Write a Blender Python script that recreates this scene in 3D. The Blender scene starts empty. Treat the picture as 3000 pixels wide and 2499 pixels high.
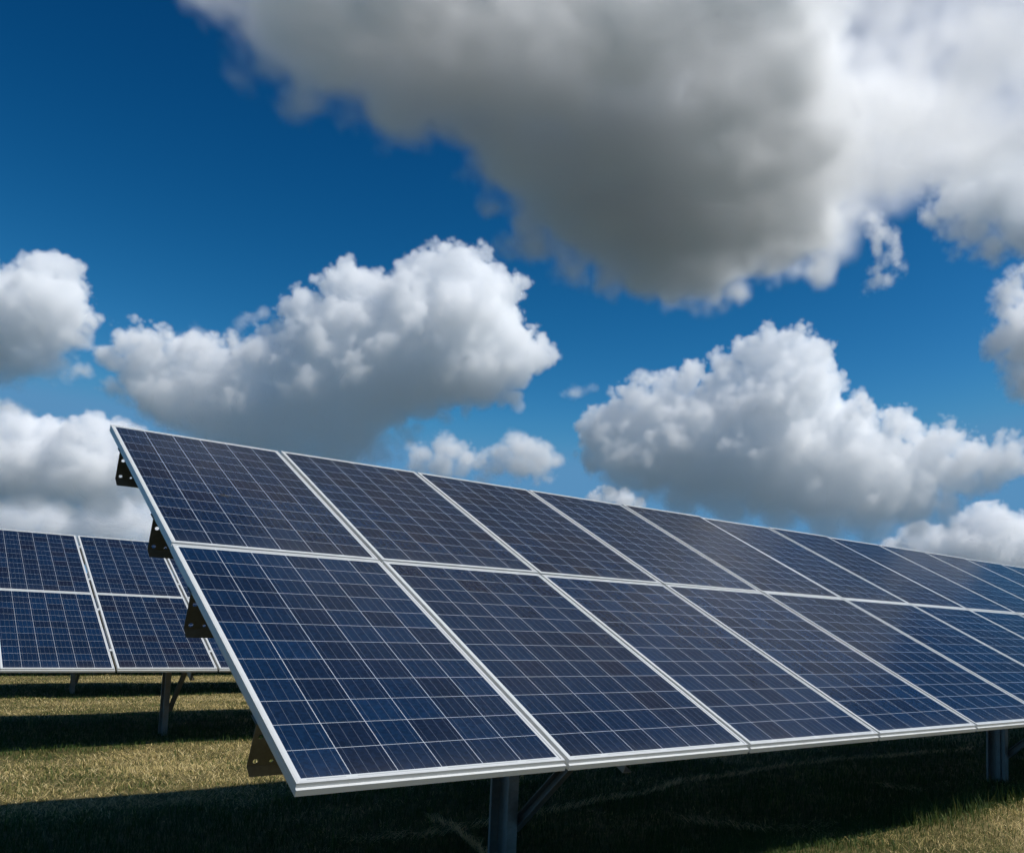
import bpy, bmesh, math, random, numpy as np
from mathutils import Vector, Matrix
from math import radians as Rd
SC=bpy.context.scene; COL=SC.collection
# ---------------------------------------------------------------- camera
FPX=2581.2; PW,PH=3000,2499; SHX,SHY=461.74,398.61
CAMZ=1.2604
CR=Vector((0.999661,-0.002297,0.025925)); CU=Vector((-0.026027,-0.088219,0.995761)); CF=Vector((0,0.996098,0.088248))
def view_dir(px,py):
    """direction in the world of a point of the 2100 x 1749 working copy of the photo"""
    x=px/0.7; y=py/0.7
    return CF+CR*((x-PW/2-SHX)/FPX)-CU*((y-PH/2-SHY)/FPX)
cd=bpy.data.cameras.new('camera'); cam=bpy.data.objects.new('camera',cd); COL.objects.link(cam)
cd.sensor_fit='HORIZONTAL'; cd.sensor_width=36; cd.lens=FPX/PW*36
cd.shift_x=-SHX/PW; cd.shift_y=SHY/PW; cd.clip_start=0.05; cd.clip_end=30000
cam.matrix_world=Matrix(((CR.x,CU.x,-CF.x,0),(CR.y,CU.y,-CF.y,0),(CR.z,CU.z,-CF.z,CAMZ),(0,0,0,1)))
SC.camera=cam
# ---------------------------------------------------------------- row frame
YAW=0.73118; TILT=0.44943
AX=Vector((math.cos(YAW),math.sin(YAW),0)); BK=Vector((-math.sin(YAW),math.cos(YAW),0))
KS,KB=-0.50,0.58
sun_dir=(-(AX*KS+BK*KB)+Vector((0,0,1))).normalized()
SUN_EL=math.asin(sun_dir.z)
# ---------------------------------------------------------------- light
w=bpy.data.worlds.new('World'); SC.world=w; w.use_nodes=True
nt=w.node_tree; nt.nodes.clear()
out=nt.nodes.new('ShaderNodeOutputWorld'); bg=nt.nodes.new('ShaderNodeBackground')
sky=nt.nodes.new('ShaderNodeTexSky'); sky.sky_type='NISHITA'; sky.sun_disc=False
sky.sun_elevation=SUN_EL; sky.sun_rotation=math.atan2(sun_dir.x,sun_dir.y)
sky.altitude=300; sky.air_density=1.0; sky.dust_density=0.3; sky.ozone_density=6.0
bg.inputs[1].default_value=0.06
# deep polarised blue: each channel of the sky is graded by a power, then softly limited towards the horizon
bg.inputs[1].default_value=0.06
sep=nt.nodes.new('ShaderNodeSeparateColor'); cmb=nt.nodes.new('ShaderNodeCombineColor'); nt.links.new(sky.outputs[0],sep.inputs[0])
for i,(k,g,top) in enumerate(((5136,4.8,.10),(15.2,2.3,.275),(5.8,2.02,.50))):
    p1=nt.nodes.new('ShaderNodeMath'); p1.operation='MULTIPLY'; nt.links.new(sep.outputs[i],p1.inputs[0]); p1.inputs[1].default_value=.06
    p2=nt.nodes.new('ShaderNodeMath'); p2.operation='POWER'; nt.links.new(p1.outputs[0],p2.inputs[0]); p2.inputs[1].default_value=g
    p3=nt.nodes.new('ShaderNodeMath'); p3.operation='MULTIPLY'; nt.links.new(p2.outputs[0],p3.inputs[0]); p3.inputs[1].default_value=k
    p4=nt.nodes.new('ShaderNodeMath'); p4.operation='SMOOTH_MIN'; nt.links.new(p3.outputs[0],p4.inputs[0]); p4.inputs[1].default_value=top; p4.inputs[2].default_value=top*.25
    p5=nt.nodes.new('ShaderNodeMath'); p5.operation='DIVIDE'; nt.links.new(p4.outputs[0],p5.inputs[0]); p5.inputs[1].default_value=.06
    nt.links.new(p5.outputs[0],cmb.inputs[i])
nt.links.new(cmb.outputs[0],bg.inputs[0]); nt.links.new(bg.outputs[0],out.inputs[0])
sd=bpy.data.lights.new('sun','SUN'); sd.energy=4.7; sd.angle=Rd(0.53); sd.color=(1,0.965,0.915)
so=bpy.data.objects.new('sun',sd); COL.objects.link(so)
so.rotation_euler=sun_dir.to_track_quat('Z','Y').to_euler()
vs=SC.view_settings; vs.view_transform='Standard'; vs.look='None'; vs.exposure=0; vs.gamma=1; vs.use_curve_mapping=False
cy=SC.cycles
cy.use_denoising=True; cy.use_adaptive_sampling=True; cy.adaptive_threshold=0.02
cy.max_bounces=64; cy.volume_bounces=40; cy.transparent_max_bounces=16
# ---------------------------------------------------------------- clouds
import time as _t; t0=_t.time()
def ico(sub):
    bm=bmesh.new(); bmesh.ops.create_icosphere(bm,subdivisions=sub,radius=1)
    v=np.array([x.co[:] for x in bm.verts]); f=np.array([[y.index for y in x.verts] for x in bm.faces]); bm.free(); return v,f
ICO={1:ico(1),2:ico(2),3:ico(3)}
def mesh_from(name,V,F):
    me=bpy.data.meshes.new(name); me.vertices.add(len(V)); me.vertices.foreach_set('co',np.ascontiguousarray(V,dtype=np.float32).ravel())
    me.loops.add(F.size); me.loops.foreach_set('vertex_index',np.ascontiguousarray(F,dtype=np.int32).ravel())
    me.polygons.add(len(F)); me.polygons.foreach_set('loop_start',np.arange(0,F.size,F.shape[1],dtype=np.int32)); me.update(calc_edges=True)
    return me
def vapour(name,PX,mfp,g=0.):
    """scattering cloud droplets"""
    m=bpy.data.materials.new(name); m.use_nodes=True; n=m.node_tree.nodes; n.clear(); l=m.node_tree.links.new
    ou=n.new('ShaderNodeOutputMaterial'); v=n.new('ShaderNodeVolumeScatter'); v.inputs['Anisotropy'].default_value=g; v.inputs['Color'].default_value=(1,1,1,1)
    at=n.new('ShaderNodeAttribute'); at.attribute_name='density'
    mu=n.new('ShaderNodeMath'); mu.operation='MULTIPLY'; l(at.outputs['Fac'],mu.inputs[0]); mu.inputs[1].default_value=1/(mfp*PX)
    l(mu.outputs[0],v.inputs['Density']); l(v.outputs[0],ou.inputs['Volume']); return m
MIST=bpy.data.materials.new('clear_air'); MIST.use_nodes=True
_n=MIST.node_tree.nodes; _n.clear(); _o=_n.new('ShaderNodeOutputMaterial'); _v=_n.new('ShaderNodeBsdfTransparent'); MIST.node_tree.links.new(_v.outputs[0],_o.inputs[0])
def volume_group(name,lo3,hi3,res,cs,mat):
    """turns the lattice of density samples into a grid of droplets, with its visible outline as a clear skin"""
    g=bpy.data.node_groups.new(name,'GeometryNodeTree'); N=g.nodes.new; L=g.links.new
    g.interface.new_socket('Geometry',in_out='INPUT',socket_type='NodeSocketGeometry'); g.interface.new_socket('Geometry',in_out='OUTPUT',socket_type='NodeSocketGeometry')
    gi=N('NodeGroupInput'); go=N('NodeGroupOutput')
    def M(op,a,b=0.,c=0.):
        x=N('ShaderNodeMath'); x.operation=op
        for i,v in enumerate((a,b,c)):
            if hasattr(v,'links'): L(v,x.inputs[i])
            else: x.inputs[i].default_value=v
        return x.outputs[0]
    def VM(op,a,b):
        x=N('ShaderNodeVectorMath'); x.operation=op; L(a,x.inputs[0]); x.inputs[1].default_value=b; return x.outputs[0]
    pos=N('GeometryNodeInputPosition').outputs[0]
    ix=VM('FLOOR',VM('ADD',VM('DIVIDE',VM('SUBTRACT',pos,tuple(lo3)),(cs,cs,cs)),(.5,.5,.5)),(0,0,0))
    si=N('ShaderNodeSeparateXYZ'); L(ix,si.inputs[0])
    flat=M('MULTIPLY_ADD',M('MULTIPLY_ADD',si.outputs[0],res[1],si.outputs[1]),res[2],si.outputs[2])
    at=N('GeometryNodeInputNamedAttribute'); at.data_type='FLOAT'; at.inputs[0].default_value='droplets'
    sa=N('GeometryNodeSampleIndex'); sa.data_type='FLOAT'; sa.domain='POINT'; sa.clamp=True; L(gi.outputs[0],sa.inputs['Geometry']); L(at.outputs[0],sa.inputs['Value'])
    fi=N('FunctionNodeFloatToInt'); fi.rounding_mode='ROUND'; L(flat,fi.inputs[0]); L(fi.outputs[0],sa.inputs['Index'])
    vc=N('GeometryNodeVolumeCube'); L(sa.outputs[0],vc.inputs['Density']); vc.inputs['Min'].default_value=tuple(lo3); vc.inputs['Max'].default_value=tuple(hi3)
    for k,nm in enumerate(('Resolution X','Resolution Y','Resolution Z')): vc.inputs[nm].default_value=res[k]
    sm=N('GeometryNodeSetMaterial'); sm.inputs['Material'].default_value=mat; jo=N('GeometryNodeJoinGeometry')
    L(vc.outputs[0],sm.inputs[0]); L(sm.outputs[0],jo.inputs[0])
    vm=N('GeometryNodeVolumeToMesh'); vm.resolution_mode='VOXEL_SIZE'; vm.inputs['Voxel Size'].default_value=cs*2; vm.inputs['Threshold'].default_value=.06; L(vc.outputs[0],vm.inputs[0])
    s2=N('GeometryNodeSetMaterial'); s2.inputs['Material'].default_value=MIST; L(vm.outputs[0],s2.inputs[0]); L(s2.outputs[0],jo.inputs[0])
    L(jo.outputs[0],go.inputs[0]); return g
def smooth_noise(res,cell,rng):
    """value noise on a lattice of res points, one random value every cell points"""
    n=[int(r/cell)+3 for r in res]; T=rng.random(n).astype(np.float32)
    for k in range(3):
        x=np.arange(res[k])/cell+rng.random()*.999; i=x.astype(int); f=(x-i).astype(np.float32); f=f*f*(3-2*f)
        sh=[1,1,1]; sh[k]=-1; f=f.reshape(sh); T=np.take(T,i,axis=k)*(1-f)+np.take(T,i+1,axis=k)*f
    return T-.5
def splat(D,axs,lo3,cs,mar,unit,P,R):
    for p,r in zip(P,R):
        sl=[]
        for k in range(3):
            i0=max(0,int((p[k]-r-mar-lo3[k])/cs)); i1=min(D.shape[k],int((p[k]+r+mar-lo3[k])/cs)+2); sl.append(slice(i0,i1))
        g=[(axs[k][sl[k]]-p[k])**2 for k in range(3)]
        d=(r-np.sqrt(g[0][:,None,None]+g[1][None,:,None]+g[2][None,None,:]))/unit
        v=D[sl[0],sl[1],sl[2]]; np.maximum(v,d.astype(np.float32),out=v)
def cloud(label,blobs,dist,seed,mfp=18,vox=3.0,band=19,amp=.46,lo=-.02,hi_top=.36,hi_base=1.35,kids=8,sub=3,grow=1.03,lumps=((14,1300),(8,3500),(5,5000)),nscale=44,g=0.,zb=.55,thin=1.):
    """blobs (x, y, r[, deeper]) in working pixels; dist metres; mfp = mean free path in working pixels"""
    rng=np.random.default_rng(seed); PX=dist/0.7/FPX
    S=[]
    for b in blobs:
        x,y,r=b[:3]; dz=b[3] if len(b)>3 else rng.uniform(-.5,.5)*r
        c=np.array(view_dir(x,y))*(dist+dz*PX)+np.array([0,0,CAMZ]); R=r*PX*grow
        S.append((c,R))
        if r<9: continue
        body=len(b)>4
        for i in range(kids):
            u=rng.normal(size=3); u/=np.linalg.norm(u)
            if u[2]<-.2 and (body or rng.random()<.7): continue
            if body and u[1]>.3: continue
            rr=R*rng.uniform(.25,.5); cc=c+u*(R*rng.uniform(.72,.9)); S.append((cc,rr))
            for j in range(sub):
                u2=rng.normal(size=3)+u*.8; u2/=np.linalg.norm(u2)
                r3=rr*rng.uniform(.3,.5)
                if r3<1.2*vox*PX: continue
                S.append((cc+u2*rr*rng.uniform(.75,1.),r3))
    P=np.array([s[0] for s in S]); R=np.array([s[1] for s in S]); org=P.mean(0); az=math.atan2(org[0],org[1])
    ca,sa=math.cos(az),math.sin(az); P=P-org; P=np.stack([P[:,0]*ca-P[:,1]*sa,P[:,0]*sa+P[:,1]*ca,P[:,2]],-1)   # x across the line of sight, y along it
    unit=band*PX; mar=.7*unit; lo3=(P-R[:,None]).min(0)-mar*1.3; hi3=(P+R[:,None]).max(0)+mar*1.3; cs=vox*PX
    res=[int(math.ceil((hi3[k]-lo3[k])/cs))+1 for k in range(3)]; hi3=lo3+np.array([(r-1)*cs for r in res])
    axs=[lo3[k]+np.arange(res[k])*cs for k in range(3)]; D=np.full(res,-1.,np.float32)
    splat(D,axs,lo3,cs,mar,unit,P,R)
    # smaller and smaller billows sit on the skin, few of them underneath
    for r,n in lumps:
        I=np.argwhere(np.abs(D)<.12); 
        if not len(I): break
        k=rng.choice(len(I),min(n,len(I)),replace=False); Q=I[k]
        up=[np.minimum(Q[:,2]+2,res[2]-1),np.maximum(Q[:,2]-2,0)]
        gz=D[Q[:,0],Q[:,1],up[0]]-D[Q[:,0],Q[:,1],up[1]]      # negative where the skin faces up
        keep=(gz<.10*4*cs/unit)|(rng.random(len(Q))<.12); Q=Q[keep]
        splat(D,axs,lo3,cs,mar,unit,lo3+Q*cs,r*PX*rng.uniform(.6,1.3,len(Q))*(1.0))
    d=np.clip(D,-1,1.3); w=amp; cell=nscale/vox  # turbulence
    for o_ in range(6):
        if cell<1.4: break
        d+=w*2*smooth_noise(res,cell,rng); cell*=.47; w*=.6
    zz=(axs[2]-axs[2][0])/(axs[2][-1]-axs[2][0]); t=np.clip((zz-.08)/zb,0,1); hi=(hi_base+(hi_top-hi_base)*t*t*(3-2*t)).astype(np.float32)
    q=np.clip((d-lo)/(hi-lo)[None,None,:],0,1); q=q*q*(3-2*q); e=np.clip((D+.75)/.45,0,1); q*=e*e*(3-2*e); q*=(thin+(1-thin)*t*t*(3-2*t)).astype(np.float32)[None,None,:]   # droplets are sparser near the base
    me=bpy.data.meshes.new('cloud'); n=D.size; me.vertices.add(n)
    G=np.stack(np.meshgrid(*axs,indexing='ij'),-1).astype(np.float32); me.vertices.foreach_set('co',G.ravel())
    at=me.attributes.new('droplets','FLOAT','POINT'); at.data.foreach_set('value',np.ascontiguousarray(q,dtype=np.float32).ravel())
    o=bpy.data.objects.new('cloud',me); COL.objects.link(o); o.location=org; o.rotation_euler=(0,0,-az)
    me.materials.append(MIST)
    md=o.modifiers.new('vapour','NODES'); md.node_group=volume_group('cloud_volume',lo3,hi3,res,cs,vapour('cloud_vapour',PX,mfp,g))
    o['label']=label; o['category']='cloud'; o['group']='cumulus clouds in the sky'
    return o
def strand(pts,step=7):
    """blobs strung along a polyline of (x, y, r)"""
    out=[]
    for (x0,y0,r0),(x1,y1,r1) in zip(pts,pts[1:]):
        n=max(1,int(math.hypot(x1-x0,y1-y0)/step))
        for k in range(n): t=k/n; out.append((x0+(x1-x0)*t,y0+(y1-y0)*t,r0+(r1-r0)*t,0.,0))
    return out
def fill(poly,step,rmin,rmax,seed,k=.8,ymin=-9999):
    """blobs that fill a polygon, small towards its rim"""
    rng=np.random.default_rng(seed); P=np.array(poly,float); Q=np.roll(P,-1,0); out=[]
    x0,y0=P.min(0); x1,y1=P.max(0)
    for gx in np.arange(x0,x1,step):
        for gy in np.arange(y0,y1,step):
            x=gx+rng.uniform(-.5,.5)*step; y=gy+rng.uniform(-.5,.5)*step
            ins=np.sum(((P[:,1]>y)!=(Q[:,1]>y))&(x<(Q[:,0]-P[:,0])*(y-P[:,1])/(Q[:,1]-P[:,1]+1e-9)+P[:,0]))%2
            if not ins: continue
            d=Q-P; t=np.clip(((x-P[:,0])*d[:,0]+(y-P[:,1])*d[:,1])/(d**2).sum(1),0,1)
            e=np.min(np.hypot(P[:,0]+t*d[:,0]-x,P[:,1]+t*d[:,1]-y))
            r=min(rmax,max(rmin,e*k)); out.append((x,y,r,rng.uniform(-.5,.5)*r,0))
    return out
A=[(945,540,36),(905,512,18),(974,524,26),(985,560,30),(869,545,18),(839,568,20),(900,590,60),(970,620,75),(1045,602,30),(1000,650,60),(920,680,80),(1040,700,50),(1098,737,34),(1080,722,30),(1050,760,45),(990,770,60),(900,760,70),(840,650,55),
(712,568,28),(666,588,18),(687,580,24),(750,600,38),(810,600,20),(720,640,50),(623,602,13),(628,646,40),(700,700,60),(790,690,60),(750,770,60),(650,740,55),(600,700,35),
(310,702,32),(258,705,26),(230,741,20),(300,760,50),(380,740,48),(450,760,55),(520,740,45),(563,714,27),(560,760,55),(620,800,60),(400,820,60),(300,800,40),(500,850,60),(600,870,60),(700,850,70),(780,830,60),(860,815,50),(700,920,50),(620,930,50),(530,910,45),(768,908,36),(735,925,34),(790,935,26),(440,880,40),(820,760,60),(660,800,60),(1040,810,20)]
A2=strand([(372,690,9),(400,680,15),(430,700,15),(460,700,12),(490,672,14),(510,650,16),(545,645,13),(565,655,8)])+strand([(430,700,12),(450,722,10)])
B=[(1630,702,26),(1580,698,16),(1530,730,24),(1470,752,19),(1600,742,42),(1655,742,45),(1560,765,42),(1500,765,30),(1668,742,30),(1690,800,40),(1640,800,60),(1700,850,48),
(1292,806,20),(1310,818,34),(1360,806,30),(1405,795,30),(1420,778,18),(1350,850,50),(1270,832,18),(1235,850,13),(1222,867,18),
(1430,815,30),(1480,805,40),(1500,850,60),(1420,880,60),(1560,860,65),(1300,890,50),(1240,900,45),(1220,940,38),(1280,960,50),(1350,960,58),(1430,960,62),(1520,960,65),(1600,930,65),(1680,920,60),(1740,885,45),
(1785,868,26),(1830,872,28),(1875,892,24),(1940,907,38),(1985,932,36),(2040,925,20),(2078,920,22),(2098,960,18),(1900,960,60),(1820,950,62),(1760,960,65),(1950,975,45),(1700,1000,65),(1800,1020,65),(1880,1030,58),(1940,1040,40),(1300,990,30),(1400,1020,50),(1500,1040,50),(1600,1050,55),(1700,1070,50),(1800,1080,50),(1880,1080,40),(1945,1075,28)]
F_=[(2035,1078,28),(2010,1092,30),(2070,1102,28),(2098,1122,30),(1970,1112,28),(1930,1118,22),(1885,1120,18),(2040,1132,45),(1990,1140,40),(2130,1130,40)]
C=[(115,582,34),(75,582,32),(35,602,35),(0,617,40),(140,602,24),(145,640,34),(100,640,50),(40,660,60),(-10,690,60),(110,690,42),(60,730,55),(0,755,45),(100,760,28),(-60,640,60),(-60,720,60),(165,650,14)]
C2=strand([(150,775,10),(160,760,15),(175,765,14),(185,752,9)])
D=[(20,882,24),(95,907,30),(55,902,26),(150,917,28),(188,902,28),(235,917,28),(270,937,30),(300,960,32),(60,960,50),(130,970,55),(210,970,50),(0,950,40),(280,1000,42),(60,1020,40),(140,1030,45),(220,1030,45),(-20,1010,40),(-40,940,40)]
D2=[(258,884,12),(30,1072,30),(90,1077,30),(160,1082,30),(230,1087,30),(290,1092,28),(-20,1070,30),(340,1090,30)]
D3=strand([(-10,832,15),(20,836,16),(50,845,14),(80,853,9)])
E_=[(870,932,26),(905,917,26),(930,927,24),(860,958,25),(900,960,32),(960,942,22),(985,937,14),(1060,914,22),(1085,927,28),(1110,937,28),(1140,947,18),(1070,957,28),(1020,938,16)]
E2=strand([(1160,806,8),(1185,806,15),(1207,795,15),(1228,794,9)])
E3=[(1222,1022,14),(1250,1020,17),(1282,1028,17),(1308,1036,13),(1270,1040,18),(1235,1040,16)]
G=[(1945,422,38),(1990,410,48),(2040,400,58),(2090,400,60),(1960,480,22),(1975,502,20),(2030,505,34),(2000,470,35),(2080,460,45),(2120,480,50),(2140,400,70)]
H=[(2092,600,24),(2076,645,24),(2110,650,40),(2062,700,32),(2095,720,40),(2050,740,18),(2098,790,24),(2130,700,60),(2120,780,40)]
I=strand([(1788,450,20),(1803,475,24),(1826,490,19),(1838,508,15),(1838,530,16),(1844,550,16),(1832,566,16),(1808,572,18),(1788,586,15),(1768,602,8)])+strand([(1802,480,16),(1797,505,17),(1800,530,13),(1794,555,14),(1815,545,14),(1822,515,12)])
def level(blobs,H,dist,thick=1.,stack=1):
    """put blobs on a level sheet H metres up, as seen from below, keeping where they appear"""
    PX=dist/0.7/FPX; out=[]
    for x,y,r,dz,*_ in blobs:
        d=view_dir(x,y); t=H/max(d.z,.12); k=t/dist
        out.append((x,y,r*k,(t-dist)/PX+dz*.3,0))
    return out
O=level(fill([(330,-120),(375,-10),(440,60),(490,150),(545,180),(605,200),(680,232),(740,270),(790,300),(850,290),(900,320),(960,380),(1005,425),(1050,505),(1125,552),(1200,570),(1280,600),(1390,630),(1445,634),(1505,610),(1560,584),(1600,570),(1640,572),(1695,555),(1730,490),(1760,380),(1790,250),(1790,100),(1760,-330),(385,-330)],44,24,120,5,.8),430,900)
O+=level(fill([(760,-250),(900,60),(1000,250),(1150,380),(1400,430),(1650,400),(1740,100),(1760,-400),(760,-400)],70,40,130,31,.8),590,900)  # upper layers hidden in the cloud, added to shade its left rim
O+=level(fill([(900,-300),(1050,50),(1250,230),(1500,260),(1700,50),(1720,-500),(900,-500)],80,50,130,32,.8),740,900)
O2=level(fill([(1640,490),(1765,485),(1840,435),(1905,405),(1990,420),(2250,400),(2250,-200),(1740,-200),(1690,60),(1660,250)],44,24,80,6,.8),420,900)
A+=fill([(250,745),(300,730),(400,745),(470,740),(560,715),(620,650),(700,600),(760,610),(815,620),(850,580),(930,550),(990,570),(1040,620),(1050,680),(1100,740),(1085,790),(1030,830),(960,855),(880,870),(820,900),(790,945),(740,985),(620,1000),(500,985),(380,950),(320,900),(270,850),(240,800)],38,18,75,21,.72)
B+=fill([(1190,985),(1210,920),(1245,880),(1300,840),(1420,815),(1500,770),(1600,745),(1690,790),(1735,860),(1790,890),(1870,905),(1940,920),(1985,960),(1965,1020),(1945,1085),(1880,1110),(1750,1115),(1600,1095),(1450,1075),(1360,1045),(1270,1010)],38,18,75,22,.72)
B+=fill([(1930,905),(1985,915),(2040,910),(2085,905),(2110,930),(2105,985),(2040,1010),(1960,1050)],26,14,30,33,.8)
B+=fill([(1480,1060),(1700,1075),(1900,1080),(1975,1085),(1960,1130),(1800,1150),(1500,1110)],30,16,36,36,.8)
D2X=fill([(180,1040),(300,1030),(390,1090),(390,1140),(180,1120)],28,14,34,34,.8)
C+=fill([(-120,560),(60,575),(130,570),(160,620),(170,655),(120,700),(105,760),(60,790),(-120,800)],36,18,60,23,.75)
D+=fill([(-120,890),(60,895),(100,910),(190,905),(250,925),(320,965),(345,1035),(250,1065),(-120,1070)],36,18,60,24,.75)
E_+=fill([(835,940),(880,915),(940,910),(985,925),(1060,915),(1120,920),(1160,945),(1150,985),(1090,1000),(1000,985),(900,985),(840,975)],24,11,26,27,.8)
D2=D2X+fill([(-120,1050),(60,1045),(200,1060),(330,1075),(380,1110),(300,1150),(-120,1150)],28,14,34,25,.8)
F_+=fill([(1830,1130),(1890,1112),(1960,1100),(2030,1068),(2110,1100),(2200,1140),(2200,1220),(1900,1200),(1840,1170)],28,14,45,26,.85)
WISP=dict(mfp=34,lo=-.15,hi_top=1.35,hi_base=1.35,amp=.62,nscale=26,vox=2.4,band=16,lumps=(),kids=0)
cloud('towering white cumulus above the middle of the front array, with a grey base',A,1800,1,mfp=23,thin=.38,hi_top=.26)
cloud('thin torn wisps on top of the low left shoulder of the towering cumulus',A2,1800,11,**WISP)
cloud('broad heaped cumulus on the right, behind the far end of the front array',B,1900,2,mfp=23,thin=.38,hi_top=.26)
cloud('small bright cumulus low on the right, cut by the frame edge',F_,2900,3,mfp=23,thin=.38,hi_top=.26)
cloud('cumulus at the left frame edge, highest of those on the left',C,1700,4,mfp=23,thin=.38,hi_top=.26)
cloud('faint loose shred of cloud between left cumulus and towering cumulus',C2,1700,14,**WISP)
cloud('white cloud bank above the second array, left of the front array',D,2500,6,mfp=23,thin=.38,hi_top=.26)
cloud('hazy low cloud layer just above the top edge of the second array',D2,3200,7,mfp=32)
cloud('grey streak of cloud above the white bank at the left edge',D3,1900,17,**WISP)
PUFF=dict(mfp=26,vox=2.8,band=16,hi_top=.8,hi_base=1.2,lumps=((8,300),(5,600)))
cloud('small grey white puff low in the gap, under the towering cumulus',[q for q in E_ if q[0]<1003],2300,8,**PUFF)
cloud('small puff with a flat pale base low in the gap, beside the right cumulus',[q for q in E_ if q[0]>=1003],2300,28,**PUFF)
cloud('tiny wisp alone in the blue between the two big cumulus clouds',E2,2000,18,**WISP)
cloud('little white puff peeking over the front array under the right cumulus',E3,3000,9,vox=2.8,band=14,lumps=((7,400),))
cloud('white lump of cloud at the right edge under the dark overhead cloud',G,1000,10,hi_top=.9,hi_base=1.4,mfp=26)
cloud('grey and white cloud cut by the right frame edge, above the right cumulus',H,1300,12,hi_top=.8,hi_base=1.4)
cloud('ragged wisp hanging off the lower right rim of the dark overhead cloud',I,850,13,mfp=26,lo=-.3,hi_top=1.6,hi_base=1.6,amp=.8,nscale=20,vox=2.2,band=15,lumps=(),kids=0)
cloud('huge dark grey overhead cloud filling the upper right of the sky',O,900,15,mfp=17,vox=6.5,band=60,amp=.62,nscale=85,lo=-.1,hi_top=1.45,hi_base=1.45,kids=0,lumps=((26,250),))
cloud('bright sunlit white cloud in the top right corner, joined to the dark cloud',O2,900,16,mfp=44,vox=7,band=55,amp=.5,nscale=90,lo=-.2,hi_top=1.2,hi_base=1.2,kids=2,sub=0,lumps=((30,200),),g=.45)
SC.cycles.volume_step_rate=3.0; SC.cycles.volume_max_steps=128; cy.volume_bounces=36; cy.adaptive_threshold=0.06
# ---------------------------------------------------------------- helpers
def mat(name,col,rough=.6,metal=0.,**kw):
    m=bpy.data.materials.new(name); m.use_nodes=True; b=m.node_tree.nodes['Principled BSDF']
    b.inputs['Base Color'].default_value=(*col,1); b.inputs['Roughness'].default_value=rough; b.inputs['Metallic'].default_value=metal
    for k,v in kw.items(): b.inputs[k].default_value=v
    return m
class NT:
    """small helper to write node trees"""
    def __init__(s,m): s.m=m; s.t=m.node_tree; s.n=s.t.nodes; s.l=s.t.links.new
    def new(s,typ,**kw):
        x=s.n.new(typ)
        for k,v in kw.items(): setattr(x,k,v)
        return x
    def put(s,sock,v):
        if hasattr(v,'is_output') or hasattr(v,'links'): s.l(v,sock)
        else: sock.default_value=v
    def math(s,op,a,b=0.,c=0.,clamp=False):
        x=s.n.new('ShaderNodeMath'); x.operation=op; x.use_clamp=clamp
        s.put(x.inputs[0],a); s.put(x.inputs[1],b); s.put(x.inputs[2],c); return x.outputs[0]
    def mix(s,f,a,b):
        x=s.n.new('ShaderNodeMix'); x.data_type='RGBA'; s.put(x.inputs[0],f); 
        s.put(x.inputs[6],(*a,1) if isinstance(a,tuple) else a); s.put(x.inputs[7],(*b,1) if isinstance(b,tuple) else b); return x.outputs[2]
    def ramp(s,f,stops):
        x=s.n.new('ShaderNodeValToRGB'); s.put(x.inputs[0],f); e=x.color_ramp.elements
        while len(e)<len(stops): e.new(.5)
        for k,(p,c) in enumerate(stops): e[k].position=p; e[k].color=(*c,1)
        return x.outputs[0]
    def noise(s,vec,scale,detail=3,rough=.55,out=0):
        x=s.n.new('ShaderNodeTexNoise'); x.inputs['Scale'].default_value=scale; x.inputs['Detail'].default_value=detail; x.inputs['Roughness'].default_value=rough
        if vec is not None: s.l(vec,x.inputs['Vector'])
        return x.outputs[out]
class MB:
    def __init__(s): s.v=[]; s.f=[]
    def add(s,V,F):
        k=len(s.v); s.v+= [tuple(x) for x in V]; s.f+=[tuple(i+k for i in f) for f in F]
    def box(s,x0,x1,y0,y1,z0,z1):
        s.add([(x0,y0,z0),(x1,y0,z0),(x1,y1,z0),(x0,y1,z0),(x0,y0,z1),(x1,y0,z1),(x1,y1,z1),(x0,y1,z1)],
              [(3,2,1,0),(4,5,6,7),(0,1,5,4),(1,2,6,5),(2,3,7,6),(3,0,4,7)])
    def prism(s,sec,p0,p1,ux,uy):
        """extrude the closed section (list of 2D) from p0 to p1 with section axes ux, uy"""
        n=len(sec); V=[]
        for p in (p0,p1):
            for a,b in sec: V.append(Vector(p)+Vector(ux)*a+Vector(uy)*b)
        F=[(i,(i+1)%n,n+(i+1)%n,n+i) for i in range(n)]; F.append(tuple(range(n-1,-1,-1))); F.append(tuple(range(n,2*n)))
        s.add(V,F)
    def tube(s,pts,r,n=8):
        P=[Vector(p) for p in pts]; k0=len(s.v); V=[];F=[]
        for i,p in enumerate(P):
            d=(P[min(i+1,len(P)-1)]-P[max(i-1,0)]).normalized(); a=d.orthogonal().normalized(); b=d.cross(a)
            if i and V:
                pass
            for k in range(n):
                t=2*math.pi*k/n; V.append(p+a*math.cos(t)*r+b*math.sin(t)*r)
        for i in range(len(P)-1):
            for k in range(n): F.append((i*n+k,i*n+(k+1)%n,(i+1)*n+(k+1)%n,(i+1)*n+k))
        F.append(tuple(range(n-1,-1,-1))); F.append(tuple((len(P)-1)*n+k for k in range(n)))
        s.add(V,F)
    def mesh(s,name,m,smooth=False):
        me=bpy.data.meshes.new(name); me.from_pydata(s.v,[],s.f); me.update()
        bm=bmesh.new(); bm.from_mesh(me); bmesh.ops.recalc_face_normals(bm,faces=bm.faces); bm.to_mesh(me); bm.free()
        me.materials.append(m)
        if smooth: me.polygons.foreach_set('use_smooth',[True]*len(me.polygons))
        return me
def link(name,data,parent=None,loc=None):
    o=bpy.data.objects.new(name,data); COL.objects.link(o)
    if parent: o.parent=parent
    if loc is not None: o.location=loc
    return o
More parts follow.
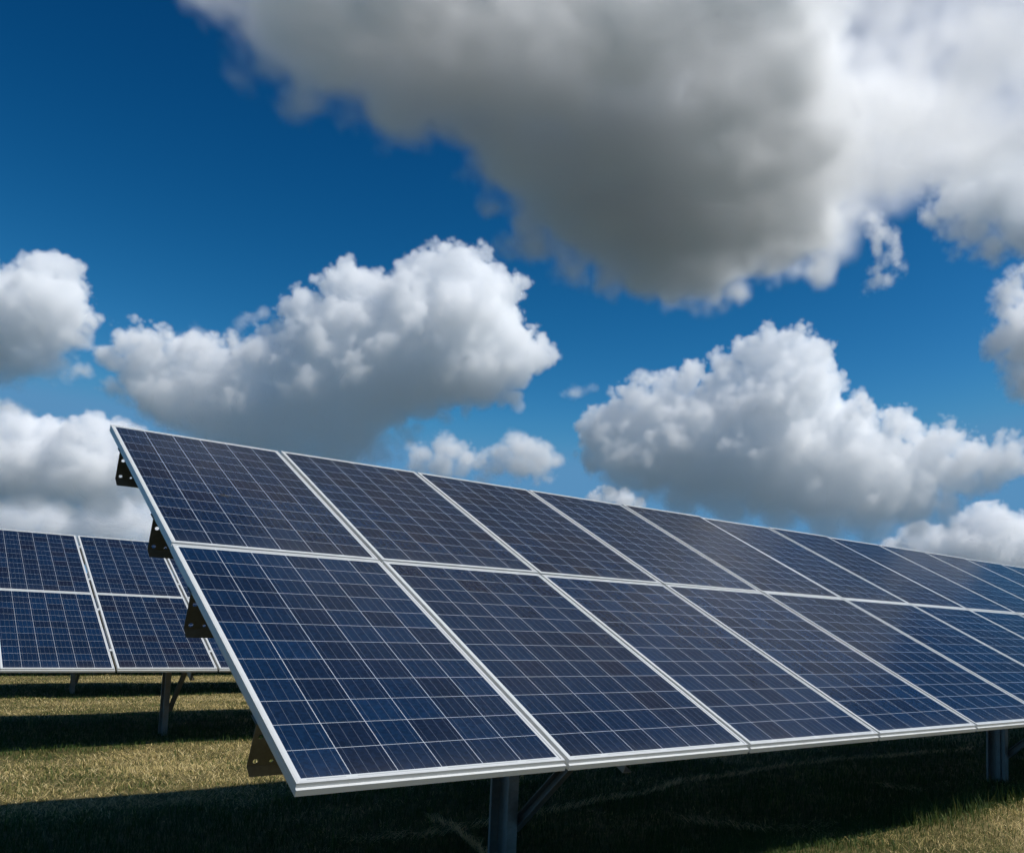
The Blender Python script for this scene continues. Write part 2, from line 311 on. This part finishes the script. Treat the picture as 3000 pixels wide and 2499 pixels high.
def tag(o,label=None,cat=None,group=None,kind=None):
    for k,v in (('label',label),('category',cat),('group',group),('kind',kind)):
        if v: o[k]=v
    return o
# ---------------------------------------------------------------- materials
def galv(name,c0,c1,rough=.45,metal=.55):
    m=mat(name,c0,rough,metal); t=NT(m); b=t.n['Principled BSDF']
    tc=t.new('ShaderNodeTexCoord'); n1=t.noise(tc.outputs['Object'],9,4); n2=t.noise(tc.outputs['Object'],60,2)
    f=t.math('MULTIPLY_ADD',n2,.4,t.math('MULTIPLY',n1,.7)); t.l(t.ramp(f,[(.3,c0),(.75,c1)]),b.inputs['Base Color'])
    t.l(t.math('MULTIPLY_ADD',n1,.3,rough-.1),b.inputs['Roughness']); return m
M_GALV=galv('galvanised_steel',(.20,.195,.175),(.33,.32,.29))
def make_alu():
    m=mat('anodised_aluminium',(.62,.63,.62),.42,.25); t=NT(m); b=t.n['Principled BSDF']
    tc=t.new('ShaderNodeTexCoord'); mp=t.new('ShaderNodeMapping'); mp.inputs['Scale'].default_value=(3,3,40); t.l(tc.outputs['Object'],mp.inputs[0])
    n1=t.noise(mp.outputs[0],4,5,.65); oi=t.new('ShaderNodeObjectInfo')
    f=t.math('MULTIPLY_ADD',oi.outputs['Random'],.25,n1)
    t.l(t.ramp(f,[(.25,(.47,.48,.47)),(.62,(.58,.59,.58)),(.95,(.63,.64,.63))]),b.inputs['Base Color'])
    return m
M_ALU=make_alu()
M_PURLIN=galv('weathered_steel',(.11,.105,.085),(.20,.19,.155))
M_BACK=mat('white_backsheet',(.6,.6,.6),.7)
M_CABLE=mat('black_cable',(.012,.012,.012),.5)
PM,PL=0.992,1.956; RIM=.011; PITCH=.1585
def make_cells():
    m=mat('solar_cells',(.01,.03,.09),.5); t=NT(m); b=t.n['Principled BSDF']
    tc=t.new('ShaderNodeTexCoord'); sp=t.new('ShaderNodeSeparateXYZ'); t.l(tc.outputs['Object'],sp.inputs[0])
    oi=t.new('ShaderNodeObjectInfo')
    u=t.math('DIVIDE',t.math('SUBTRACT',sp.outputs[0],PM/2-3*PITCH),PITCH)   # 0..6 across
    v=t.math('DIVIDE',t.math('SUBTRACT',sp.outputs[1],PL/2-6*PITCH),PITCH)   # 0..12 up
    fu=t.math('FRACT',u); fv=t.math('FRACT',v); iu=t.math('FLOOR',u); iv=t.math('FLOOR',v)
    g=.0082   # half the gap between cells, in pitches
    def inside(f): return t.math('MULTIPLY',t.math('GREATER_THAN',f,g),t.math('LESS_THAN',f,1-g))
    cell=t.math('MULTIPLY',inside(fu),inside(fv))
    inr=t.math('MULTIPLY',t.math('MULTIPLY',t.math('GREATER_THAN',u,0.),t.math('LESS_THAN',u,6.)),t.math('MULTIPLY',t.math('GREATER_THAN',v,0.),t.math('LESS_THAN',v,12.)))
    cell=t.math('MULTIPLY',cell,inr)
    # four busbars a cell
    q=t.math('ABSOLUTE',t.math('SUBTRACT',t.math('FRACT',t.math('MULTIPLY',fu,4.)),.5))
    bus=t.math('MULTIPLY',t.math('LESS_THAN',q,.019),t.math('MULTIPLY',t.math('GREATER_THAN',v,-.03),t.math('LESS_THAN',v,12.03)))
    bus=t.math('MULTIPLY',bus,t.math('MULTIPLY',t.math('GREATER_THAN',u,0.),t.math('LESS_THAN',u,6.)))
    # cross ribbons in the white margins at both ends
    def near(x,c,w): return t.math('LESS_THAN',t.math('ABSOLUTE',t.math('SUBTRACT',x,c)),w)
    f2=t.math('FRACT',t.math('ADD',t.math('MULTIPLY',u,.5),.5))
    rib=t.math('MULTIPLY',t.math('MAXIMUM',near(v,-.045,.014),near(v,12.045,.014)),t.math('MULTIPLY',t.math('GREATER_THAN',f2,.06),t.math('LESS_THAN',f2,.94)))
    rib=t.math('MULTIPLY',rib,t.math('MULTIPLY',t.math('GREATER_THAN',u,.1),t.math('LESS_THAN',u,5.9)))
    # a colour for every cell
    cx=t.new('ShaderNodeCombineXYZ'); t.l(iu,cx.inputs[0]); t.l(iv,cx.inputs[1]); t.l(t.math('MULTIPLY',oi.outputs['Random'],91.7),cx.inputs[2])
    wn=t.new('ShaderNodeTexWhiteNoise',noise_dimensions='3D'); t.l(cx.outputs[0],wn.inputs['Vector'])
    ws=t.new('ShaderNodeSeparateColor'); t.l(wn.outputs['Color'],ws.inputs[0])
    batch=t.math('MULTIPLY_ADD',t.math('POWER',ws.outputs[0],1.6),.62,t.math('MULTIPLY',oi.outputs['Random'],.30))
    base=t.ramp(batch,[(.0,(.0048,.0185,.050)),(.4,(.0056,.0155,.039)),(.7,(.0068,.0135,.032)),(1.,(.0115,.0128,.024))])
    vo=t.new('ShaderNodeTexVoronoi'); vo.inputs['Scale'].default_value=85; t.l(tc.outputs['Object'],vo.inputs['Vector'])
    vs_=t.new('ShaderNodeSeparateColor'); t.l(vo.outputs['Color'],vs_.inputs[0])
    fl=t.math('MULTIPLY_ADD',vs_.outputs[0],.42,.78); fl=t.math('MULTIPLY',fl,t.math('MULTIPLY_ADD',ws.outputs[1],.22,.89))
    hv=t.new('ShaderNodeVectorMath',operation='SCALE'); t.l(base,hv.inputs[0]); t.l(fl,hv.inputs[3])
    col=t.mix(t.math('MULTIPLY',bus,.85),hv.outputs[0],(.095,.112,.15))
    col=t.mix(cell,(.38,.41,.46),col)
    margin=t.math('SUBTRACT',1.,inr); col=t.mix(margin,col,(.52,.54,.54))
    col=t.mix(bus if False else t.math('MULTIPLY',rib,.8),col,(.30,.32,.33))
    # a thin film of dust, denser along the lower frame
    n1=t.noise(tc.outputs['Object'],2.3,5,.6); n2=t.noise(tc.outputs['Object'],40,3,.6)
    dust=t.math('MULTIPLY',t.math('MULTIPLY_ADD',n2,.5,n1),t.math('MULTIPLY_ADD',t.math('POWER',2.718,t.math('MULTIPLY',v,-2.2)),.05,.002))
    col=t.mix(dust,col,(.45,.42,.36))
    t.l(col,b.inputs['Base Color']); b.inputs['Roughness'].default_value=.55; b.inputs['Specular IOR Level'].default_value=.0
    b.inputs['Coat Weight'].default_value=.62; b.inputs['Coat IOR'].default_value=1.15
    t.l(t.math('MULTIPLY_ADD',n1,.10,.09),b.inputs['Coat Roughness'])
    return m
M_CELL=make_cells()
# ---------------------------------------------------------------- ground
Z0=0.80
def sb(x,y):
    dx,dy=x+1.1143,y-2.72407
    return dx*AX.x+dy*AX.y, dx*BK.x+dy*BK.y
def sstep(x,a,b):
    t=np.clip((x-a)/(b-a),0,1); return t*t*(3-2*t)
def lump(x,y):
    return (np.sin(x*1.7+y*.6)+np.sin(x*.8-y*1.9+1.3)+np.sin(x*3.1+y*2.3+.5)*.6+np.sin(-x*2.7+y*4.1)*.4)*.007
def ground_z(x,y):
    s,b=sb(x,y)
    near=np.clip(1-np.hypot(x,y)/60,0,1)
    return (lump(x,y)-.085*sstep(b,5.2,7.6)+.19*np.exp(-((b-.1)/.8)**2)*sstep(s,.3,2.))*sstep(near,0,.3)
def ground_point(px,py,z=0):
    d=view_dir(px,py); t=(z-CAMZ)/d.z; return d.x*t,d.y*t
def make_ground_mat():
    m=mat('mown_field',(.1,.09,.04),.9); t=NT(m); b=t.n['Principled BSDF']; b.inputs['Specular IOR Level'].default_value=.1
    tc=t.new('ShaderNodeTexCoord'); P=tc.outputs['Object']
    n1=t.noise(P,.6,5,.6); n2=t.noise(P,7,5,.7); n3=t.noise(P,70,3,.7)
    f=t.math('MULTIPLY_ADD',n2,.5,t.math('MULTIPLY',n1,.5))
    c=t.ramp(f,[(.32,(.05,.055,.016)),(.48,(.17,.145,.055)),(.62,(.34,.27,.12))])
    c2=t.mix(t.math('MULTIPLY',n3,.6),c,(.03,.024,.012))
    # unseen land beyond the field, blue-grey to tune the light bounced onto the clouds
    ln=t.new('ShaderNodeVectorMath',operation='LENGTH'); t.l(P,ln.inputs[0]); far=t.new('ShaderNodeMapRange'); t.l(ln.outputs['Value'],far.inputs[0]); far.inputs[1].default_value=55; far.inputs[2].default_value=90
    n4=t.noise(P,.012,4,.6); c2=t.mix(far.outputs[0],c2,t.ramp(n4,[(.35,(.052,.068,.068)),(.65,(.092,.104,.100))])); t.l(c2,b.inputs['Base Color'])
    bp=t.new('ShaderNodeBump'); bp.inputs['Strength'].default_value=.8; bp.inputs['Distance'].default_value=.03; t.l(n3,bp.inputs['Height']); t.l(bp.outputs[0],b.inputs['Normal'])
    return m
q=np.linspace(-1,1,401); cs=np.sinh(q*7.2)/np.sinh(7.2)*4000
gx,gy=np.meshgrid(cs,cs+6,indexing='ij'); gz=ground_z(gx,gy)
V=np.stack([gx,gy,gz],-1).reshape(-1,3); I=np.arange(401*401).reshape(401,401)
F=np.stack([I[:-1,:-1],I[1:,:-1],I[1:,1:],I[:-1,1:]],-1).reshape(-1,4)
me=mesh_from('ground',V,F); me.materials.append(make_ground_mat()); me.polygons.foreach_set('use_smooth',[True]*len(me.polygons))
ground=tag(link('ground',me),'mown field of dry straw and short green grass','ground',kind='structure')
# ---------------------------------------------------------------- grass
def make_grass_mat():
    m=mat('grass_blades',(.1,.1,.03),.7); t=NT(m); b=t.n['Principled BSDF']; b.inputs['Specular IOR Level'].default_value=.25
    at=t.new('ShaderNodeAttribute'); at.attribute_name='tint'
    c=t.ramp(at.outputs['Fac'],[(0,(.018,.045,.008)),(.16,(.05,.09,.016)),(.3,(.13,.155,.035)),(.42,(.22,.20,.06)),(.55,(.38,.30,.11)),(.8,(.60,.47,.21)),(1,(.76,.63,.35))])
    t.l(c,b.inputs['Base Color'])
    tr=t.new('ShaderNodeBsdfTranslucent'); t.l(c,tr.inputs[0]); ms=t.new('ShaderNodeMixShader'); ms.inputs[0].default_value=.25
    o=t.n['Material Output']; t.l(b.outputs[0],ms.inputs[1]); t.l(tr.outputs[0],ms.inputs[2]); t.l(ms.outputs[0],o.inputs[0]); return m
M_GRASS=make_grass_mat()
def vnoise(x,y,seed,sc):
    r=np.random.default_rng(seed); T=r.random((64,64)); x=x/sc; y=y/sc
    i=np.floor(x).astype(int); j=np.floor(y).astype(int); fx=x-i; fy=y-j; fx=fx*fx*(3-2*fx); fy=fy*fy*(3-2*fy)
    g=lambda a,b_:T[a%64,b_%64]
    return (g(i,j)*(1-fx)+g(i+1,j)*fx)*(1-fy)+(g(i,j+1)*(1-fx)+g(i+1,j+1)*fx)*fy
def blades(name,X,Y,h,wd,lean,az,tint,z=None):
    """one mesh of bent blades: h length, lean 0 upright .. 1 lying"""
    n=len(X); Z=ground_z(X,Y) if z is None else z
    dx,dy=np.cos(az),np.sin(az); a=lean*math.pi/2
    sx,sy=-dy,dx
    B=np.stack([X,Y,Z-.004],-1)
    mid=B+np.stack([dx*np.sin(a*.7)*h*.55,dy*np.sin(a*.7)*h*.55,np.cos(a*.7)*h*.55],-1)
    a2=np.clip(a*1.25,0,1.62)
    tip=mid+np.stack([dx*np.sin(a2)*h*.45,dy*np.sin(a2)*h*.45,np.cos(a2)*h*.45],-1)
    tip[:,2]=np.maximum(tip[:,2],Z+.003); mid[:,2]=np.maximum(mid[:,2],Z+.006)
    S=np.stack([sx,sy,np.zeros(n)],-1)*wd[:,None]*.5
    V=np.stack([B-S,B+S,mid-S*.8,mid+S*.8,tip],1).reshape(-1,3)
    k=(np.arange(n)*5)[:,None,None]; F=(np.array([[0,1,2],[1,3,2],[2,3,4]])[None]+k).reshape(-1,3)
    me=mesh_from(name,V,F); at=me.attributes.new('tint','FLOAT','POINT'); at.data.foreach_set('value',np.repeat(tint,5).astype(np.float32))
    me.materials.append(M_GRASS); return me
rng=np.random.default_rng(3)
def scatter(n,r0,r1,pw,a0=-54,a1=34):
    u=rng.random(n); k=1-pw   # radial pdf ~ r^-pw
    r=(r0**k+u*(r1**k-r0**k))**(1/k); a=np.radians(rng.uniform(a0,a1,n)); return r*np.sin(a),r*np.cos(a),r
NB=560000
X,Y,R_=scatter(NB,3.3,34,.55)
g1=vnoise(X,Y,1,.9); g2=vnoise(X,Y,2,.23); g3=vnoise(X,Y,5,2.6)
s_,b_=sb(X,Y)
bm_=np.mod(b_+1.5,8.36)-1.5; under=sstep(bm_,-.2,.5)*(1-sstep(bm_,3.6,4.8))      # ranker green growth under the arrays, tinted darker to deepen their shade
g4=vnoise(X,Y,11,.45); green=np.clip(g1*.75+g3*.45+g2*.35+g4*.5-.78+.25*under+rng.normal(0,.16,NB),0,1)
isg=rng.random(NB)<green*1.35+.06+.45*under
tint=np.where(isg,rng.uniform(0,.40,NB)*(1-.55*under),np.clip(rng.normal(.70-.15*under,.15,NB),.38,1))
lean=np.where(isg,np.clip(rng.normal(.45,.2,NB),0,.95),np.clip(rng.normal(.94,.09,NB),.4,1.03))
h=np.where(isg,rng.uniform(.02,.055,NB)*(1+.8*under),rng.uniform(.04,.12,NB))*(.7+.6*g2)
wd=np.where(isg,.0026,.0027)*np.clip(R_/4.2,1,5)**.75*rng.uniform(.7,1.3,NB)
az=rng.uniform(0,2*math.pi,NB)
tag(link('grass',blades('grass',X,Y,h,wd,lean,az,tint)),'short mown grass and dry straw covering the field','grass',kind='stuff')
# a few taller tufts at the edge of the shade in front on the right and along the shade edges
pts=[]
for px,py,n,sd in ((1990,1712,110,.10),(1930,1722,70,.10),(2060,1690,90,.08),(2095,1672,60,.06),(1890,1738,60,.08),(1870,1600,40,.05),(760,1600,22,.1),(800,1690,26,.2),(1500,1640,40,.35),(1280,1640,40,.35),(1700,1650,50,.35),(60,1630,20,.06),(88,1545,14,.04),(360,1530,22,.15),(620,1620,26,.2),(1660,1585,30,.1),(1180,1640,26,.2)):
    cx,cy_=ground_point(px,py,.03); pts.append(np.stack([rng.normal(cx,sd,n),rng.normal(cy_,sd,n)],-1))
for k in range(70):   # weeds and tufts the mower missed, anywhere in the open
    a=math.radians(rng.uniform(-38,20)); r=rng.uniform(5.,17.); n=int(rng.integers(5,26)); pts.append(np.stack([rng.normal(r*math.sin(a),.05,n),rng.normal(r*math.cos(a),.05,n)],-1))
P=np.concatenate(pts); n=len(P)
tag(link('grass_tufts',blades('grass_tufts',P[:,0],P[:,1],rng.uniform(.07,.19,n),rng.uniform(.003,.006,n),np.clip(rng.normal(.28,.16,n),0,.8),rng.uniform(0,6.28,n),rng.uniform(.02,.40,n))),'taller green grass tufts along the shade edge','grass',kind='stuff')
# pale lines of raked straw lying in the shade under the front array
def straw_line(name,label,poly,n,spread):
    Q=np.array([ground_point(*p,.02) for p in poly]); L=np.r_[0,np.cumsum(np.hypot(*np.diff(Q,axis=0).T))]
    t=rng.random(n)*L[-1]; x=np.interp(t,L,Q[:,0]); y=np.interp(t,L,Q[:,1])
    i=np.clip(np.searchsorted(L,t)-1,0,len(Q)-2); d=np.arctan2(Q[i+1,1]-Q[i,1],Q[i+1,0]-Q[i,0])
    gap=vnoise(t*1.,t*0+3,9,.35)
    k=gap>.22
    x=x+rng.normal(0,spread,n)+.03*np.sin(t*5); y=y+rng.normal(0,spread,n)+.03*np.cos(t*4)
    me=blades(name,x[k],y[k],rng.uniform(.05,.15,n)[k],rng.uniform(.002,.004,n)[k],rng.uniform(.8,1,n)[k],(d+rng.normal(0,.22,n)+math.pi*(rng.random(n)<.5))[k],np.clip(rng.normal(.86,.08,n),.6,1)[k],z=(ground_z(x,y)+rng.uniform(0.02,.05,n))[k])
    return tag(link(name,me),label,'straw',kind='stuff')
straw_line('straw','ragged line of pale dry straw running under the front array',[(700,1738),(840,1727),(1000,1700),(1160,1666),(1300,1630),(1420,1601),(1560,1582),(1700,1563),(1990,1538)],1500,.007)
straw_line('straw','short line of dry straw crossing beside the near post',[(880,1690),(925,1712),(985,1742),(1010,1760)],260,.007)
straw_line('straw','faint straw streak deep in the shade on the right',[(1400,1692),(1500,1702),(1580,1722),(1700,1727)],170,.012)
straw_line('straw','thin straw streak near the far post foot',[(1810,1622),(1860,1628),(1900,1632)],80,.007)
# ---------------------------------------------------------------- solar panels
def frame_mesh():
    mb=MB(); e=dict(b=.0105,r=.005,t=.004,l=.0006)
    prof=[(-RIM,0),(0,0),(0,-.0165),('e',-.018),('e',-.040),(-.026,-.040),(-.026,-.0375),(-RIM,-.0375)]
    V=[];n=len(prof)
    for (cx,sx,kx,cy_,sy,ky) in ((0,-1,'l',0,-1,'b'),(PM,1,'r',0,-1,'b'),(PM,1,'r',PL,1,'t'),(0,-1,'l',PL,1,'t')):
        for o_,z in prof:
            ox=e[kx] if o_=='e' else o_; oy=e[ky] if o_=='e' else o_
            V.append((cx+sx*ox,cy_+sy*oy,z))
    F=[(c*n+i,((c+1)%4)*n+i,((c+1)%4)*n+(i+1)%n,c*n+(i+1)%n) for c in range(4) for i in range(n)]
    mb.add(V,F); me=mb.mesh('frame',M_ALU); return me
FRAME=frame_mesh()
mb=MB(); mb.box(RIM-.002,PM-RIM+.002,RIM-.002,PL-RIM+.002,-.0075,-.0022); CELLS=mb.mesh('cells',M_CELL)
mb=MB(); mb.box(PM/2-.055,PM/2+.055,PL-.22,PL-.11,-.034,-.0078); JBOX=mb.mesh('junction_box',M_CABLE)
def panel_matrix(x0,y0,z0,yaw,tilt,s,t):
    ax=Vector((math.cos(yaw),math.sin(yaw),0)); bk=Vector((-math.sin(yaw),math.cos(yaw),0))
    up=bk*math.cos(tilt)+Vector((0,0,math.sin(tilt))); n=ax.cross(up)
    p=Vector((x0,y0,z0))+ax*s+up*t
    return Matrix(((ax.x,up.x,n.x,p.x),(ax.y,up.y,n.y,p.y),(ax.z,up.z,n.z,p.z),(0,0,0,1)))
ORD=['first','second','third','fourth','fifth','sixth','seventh','eighth','ninth','tenth','eleventh','twelfth','thirteenth','fourteenth']
ROW1=(-1.1143,2.72407,Z0,YAW,TILT,.02148,.01119)
ROW2=(-6.70424,8.93923,.80695,.72512,.44998,.02637,.01119)
proto=None
jr=np.random.default_rng(8)
def panel(row,i,up,label,group):
    global proto
    x0,y0,z0,yaw,tilt,gap,vg=row
    M=panel_matrix(x0,y0,z0,yaw,tilt,i*(PM+gap),up*(PL+vg))@Matrix.Rotation(jr.normal(0,.0012),4,'X')@Matrix.Rotation(jr.normal(0,.0012),4,'Y')
    if proto is None:
        r=link('solar_module',None); kids=[link('frame',FRAME,r),link('cells',CELLS,r),link('junction_box',JBOX,r)]; proto=r
    else:
        r=proto.copy(); COL.objects.link(r)
        for ch in ALLKIDS:
            c=ch.copy(); COL.objects.link(c); c.parent=r
        kids=[]
    if kids:
        globals()['ALLKIDS']=kids
    r.matrix_world=M; tag(r,label,'solar panel',group); return r
N1=14
for up in (0,1):
    for i in range(N1):
        w='upper' if up else 'lower'
        if i==0: lab='upper panel at the near left end of the front array, dark smudge on its cells' if up else 'lower panel at the near left end of the front array, largest of all'
        else: lab='%s panel, %s from the near left end of the front array'%(w,ORD[i])
        p=panel(ROW1,i,up,lab,'panels of the front array')
        if up and i==0: FIRST=p
N2=8
for up in (0,1):
    for i in range(N2):
        w='upper' if up else 'lower'
        panel(ROW2,i,up,'%s panel, %s from the left, in the second array behind the front one'%(w,ORD[i]),'panels of the second array')
# bird smudge on the first upper panel
mb=MB(); sm=np.random.default_rng(4)
for k in range(9):
    cx=.395+sm.normal(0,.012); cy_=.80+sm.normal(0,.006); rx=sm.uniform(.006,.02); ry=sm.uniform(.003,.008)
    ring=[(cx+rx*math.cos(a)*sm.uniform(.7,1.2),cy_+ry*math.sin(a)*sm.uniform(.7,1.2)) for a in np.linspace(0,2*math.pi,11)[:-1]]
    z=-.0021+.0001*k
    mb.add([(x,y,z) for x,y in ring]+[(x,y,z+.0006) for x,y in ring],[tuple(range(10,20))]+[(i,(i+1)%10,10+(i+1)%10,10+i) for i in range(10)])
link('smudge',mb.mesh('smudge',mat('dried_dirt',(.018,.016,.014),.9)),FIRST)
# ---------------------------------------------------------------- mounting racks
CT,ST=math.cos(TILT),math.sin(TILT); SHIFT=.0
def tp(t,d):
    """slope distance t and depth d under the panel face -> (b, z) in the rack frame, z from the field"""
    return t*CT-d*(-ST)*-1*-1 if False else t*CT+d*ST, Z0+t*ST-d*CT
def plate_with_holes(mb,outline,holes,to3,th):
    """flat plate (outline and round holes in 2D), extruded by th"""
    bm=bmesh.new(); edges=[]
    def loop(P):
        vs=[bm.verts.new((x,y,0)) for x,y in P]
        for i in range(len(vs)): edges.append(bm.edges.new((vs[i],vs[(i+1)%len(vs)])))
    loop(outline)
    for cx,cy_,r in holes: loop([(cx+r*math.cos(a),cy_+r*math.sin(a)) for a in np.linspace(0,2*math.pi,17)[:-1]])
    bmesh.ops.triangle_fill(bm,use_beauty=True,use_dissolve=False,edges=edges)
    ex=bmesh.ops.extrude_face_region(bm,geom=bm.faces[:]); bmesh.ops.translate(bm,vec=(0,0,th),verts=[v for v in ex['geom'] if isinstance(v,bmesh.types.BMVert)])
    bm.verts.index_update(); mb.add([to3(*v.co) for v in bm.verts],[[v.index for v in f.verts] for f in bm.faces]); bm.free()
def purlin_mesh(t,length):
    mb=MB()
    # web: plane of the row direction and the panel normal; (s, depth) -> 3D, offset along the slope
    def to3(s,d,o):
        b,z=tp(t+o,d); return (s,b,z)
    dz0,dz1=.0415,.215
    end=[(.0,dz0+.002),(.35,dz0+.002),(.35,dz1),(.0,dz1)]
    plate_with_holes(mb,end,[(.025,.100,.0095),(.025,.197,.0095),(.078,.199,.0065)],to3,.0025)
    b0=to3(.35,dz0+.002,0)
    # rest of the web, plain
    V=[to3(a,d,o) for o in (0,.0025) for a,d in ((.35,dz0+.002),(length,dz0+.002),(length,dz1),(.35,dz1))]
    mb.add(V,[(0,1,2,3),(7,6,5,4),(0,4,5,1),(2,6,7,3),(1,5,6,2)])
    # top flange, running up the slope, and the folded foot of the profile
    for (o0,d0,o1,d1) in ((-.012,dz0-.0002,.05,dz0-.0002),):
        V=[to3(a,d,o) for a in (-.006,length) for (o,d) in ((o0,d0),(o1,d1),(o1,d1+.0022),(o0,d0+.0022))]
        mb.add(V,[(0,1,5,4),(1,2,6,5),(2,3,7,6),(3,0,4,7),(3,2,1,0),(4,5,6,7)])
    V=[]
    for a in (0.,length):
        for (o,d) in ((-.001,dz1),(-.012,dz1+.036),(-.0095,dz1+.0365),(.0025,dz1)): V.append(to3(a+(.012 if a==0 and d>dz1+.01 else 0),d,o))
    mb.add(V,[(0,1,5,4),(1,2,6,5),(2,3,7,6),(3,0,4,7),(3,2,1,0),(4,5,6,7)])
    return mb.mesh('purlin',M_PURLIN)
PB=1.45
def post_mesh():
    mb=MB(); zt=Z0+PB/CT*ST-.36/CT; a,bh,th,lp=.062,.095,.004,.018
    # C section open towards the row's end: (s, b)
    sec=[(0,-bh),(a,-bh),(a,bh),(0,bh),(0,bh-lp),(th,bh-lp),(th,bh-th),(a-th,bh-th),(a-th,.03),(a-.014,.022),(a-.014,-.022),(a-th,-.03),(a-th,-bh+th),(th,-bh+th),(th,-bh+lp),(0,-bh+lp)]
    mb.prism(sec,(0,PB,-.45),(0,PB,zt+.12),(1,0,0),(0,1,0)); return mb.mesh('post',M_GALV)
def rafter_mesh():
    mb=MB(); y0,z0=tp(.36,.252); y1,z1=tp(3.72,.252); d=Vector((0,y1-y0,z1-z0)).normalized(); n=Vector((0,-d.z,d.y))
    sec=[(.066,0),(.118,0),(.118,-.003),(.069,-.003),(.069,-.097),(.118,-.097),(.118,-.1),(.066,-.1)]
    mb.prism(sec,(0,y0,z0),(0,y1,z1),(1,0,0),n); return mb.mesh('rafter',M_GALV)
def brace_mesh():
    mb=MB(); p0=Vector((0,1.42,.23)); p1=Vector((0,.57,.905)); d=(p1-p0).normalized(); n=Vector((0,-d.z,d.y))
    sec=[(-.004,-.03),(.036,-.03),(.036,.03),(-.004,.03),(-.004,.026),(.032,.026),(.032,-.026),(-.004,-.026)]
    sec=[(x+.068,y) for x,y in sec]
    mb.prism(sec,p0,p1,(1,0,0),n)
    return mb.mesh('brace',M_GALV)
def bolt_mesh():
    mb=MB()
    for (b,z) in ((1.40,.25),(1.44,.33),(1.40,.52)):
        mb.tube([(.0,b-.045,z),(.0,b-.062,z)],.011,6)
    return mb.mesh('bolt',M_GALV)
POST,RAFT,BRACE=post_mesh(),rafter_mesh(),brace_mesh()
def rack(row,length,label,posts,dz=0.,clamps=False,ncol=0,gap=.02):
    x0,y0,z0,yaw=row[:4]
    r=link('mounting_rack',None); r.location=(x0,y0,z0-Z0); r.rotation_euler=(0,0,yaw); tag(r,label,'mounting rack','steel racks that carry the arrays')
    for t in (.43,1.5,2.40,3.5): link('purlin',purlin_mesh(t,length),r)
    for s in posts:
        for nm,me in (('post',POST),('rafter',RAFT),('brace',BRACE)):
            link(nm,me,r,(s,0,0))
    if clamps:
        for i in range(1,ncol):
            for t in (.43,1.5,2.40,3.5):
                mb=MB(); s=i*(PM+gap)-gap; 
                V=[]
                for d in (.002,-.0035):
                    for o in (-.022,.022):
                        b,z=tp(t+o,d); V+= [(s-.004,b,z),(s+gap+.004,b,z)]
                mb.add(V,[(0,1,3,2),(4,6,7,5),(0,4,5,1),(2,3,7,6),(0,2,6,4),(1,5,7,3)]); link('clamp',mb.mesh('clamp',M_ALU),r)
    return r
rack(ROW1,N1*(PM+.02148),'galvanised steel rack under the front array, perforated purlin ends at its left',(1.60,7.02,12.44))
rack(ROW2,N2*(PM+.02637),'galvanised steel rack under the second array, post and slanting brace showing',(1.78,7.2),clamps=True,ncol=N2,gap=.02637)
# black cable drooping behind the third purlin end of the front array
mb=MB(); P0=[]
for k in range(15):
    a=k/14; s=.17-.105*math.sin(a*math.pi)**.8+.03*a; d=.05+.19*a
    b,z=tp(1.5-.02,d); P0.append((s+.08*a*a,b,z))
cb=link('cable',None); mb.tube(P0,.0055,8); me=mb.mesh('cable',M_CABLE,True)
COL.objects.unlink(cb); bpy.data.objects.remove(cb)
cb=link('cable',me); cb.location=(ROW1[0],ROW1[1],0); cb.rotation_euler=(0,0,YAW); tag(cb,'black cable drooping in an arc in front of a perforated purlin end','cable')
# ---------------------------------------------------------------- arrays further back, of which only the legs show
def far_array(k,label,n=9):
    sh=.33; x0=ROW1[0]+BK.x*8.36*k+AX.x*sh; y0=ROW1[1]+BK.y*8.36*k+AX.y*sh
    r=link('solar_array',None); r.location=(x0,y0,-.085); r.rotation_euler=(0,0,YAW); tag(r,label,'solar array','arrays further back in the field')
    zt=lambda t,d:tp(t,d)
    for up in (0,1):
        for i in range(n):
            pr=link('panel',FRAME,r); c=link('cells',CELLS,pr)
            s=i*(PM+.022); t=up*(PL+.011); b,z=tp(t,0)
            pr.location=(s,b,z); pr.rotation_euler=(TILT,0,0)
    for t in (.43,1.5,2.40,3.5): link('purlin',purlin_mesh(t,n*(PM+.022)),r)
    for s in (1.66,7.08):
        for nm,me in (('post',POST),('rafter',RAFT),('brace',BRACE)): link(nm,me,r,(s,0,0))
    return r
far_array(2,'third array back, only its legs showing under the second array')
far_array(3,'fourth array back, a thin leg showing below the second array at the left')
far_array(4,'fifth array back, farthest legs under the second array')
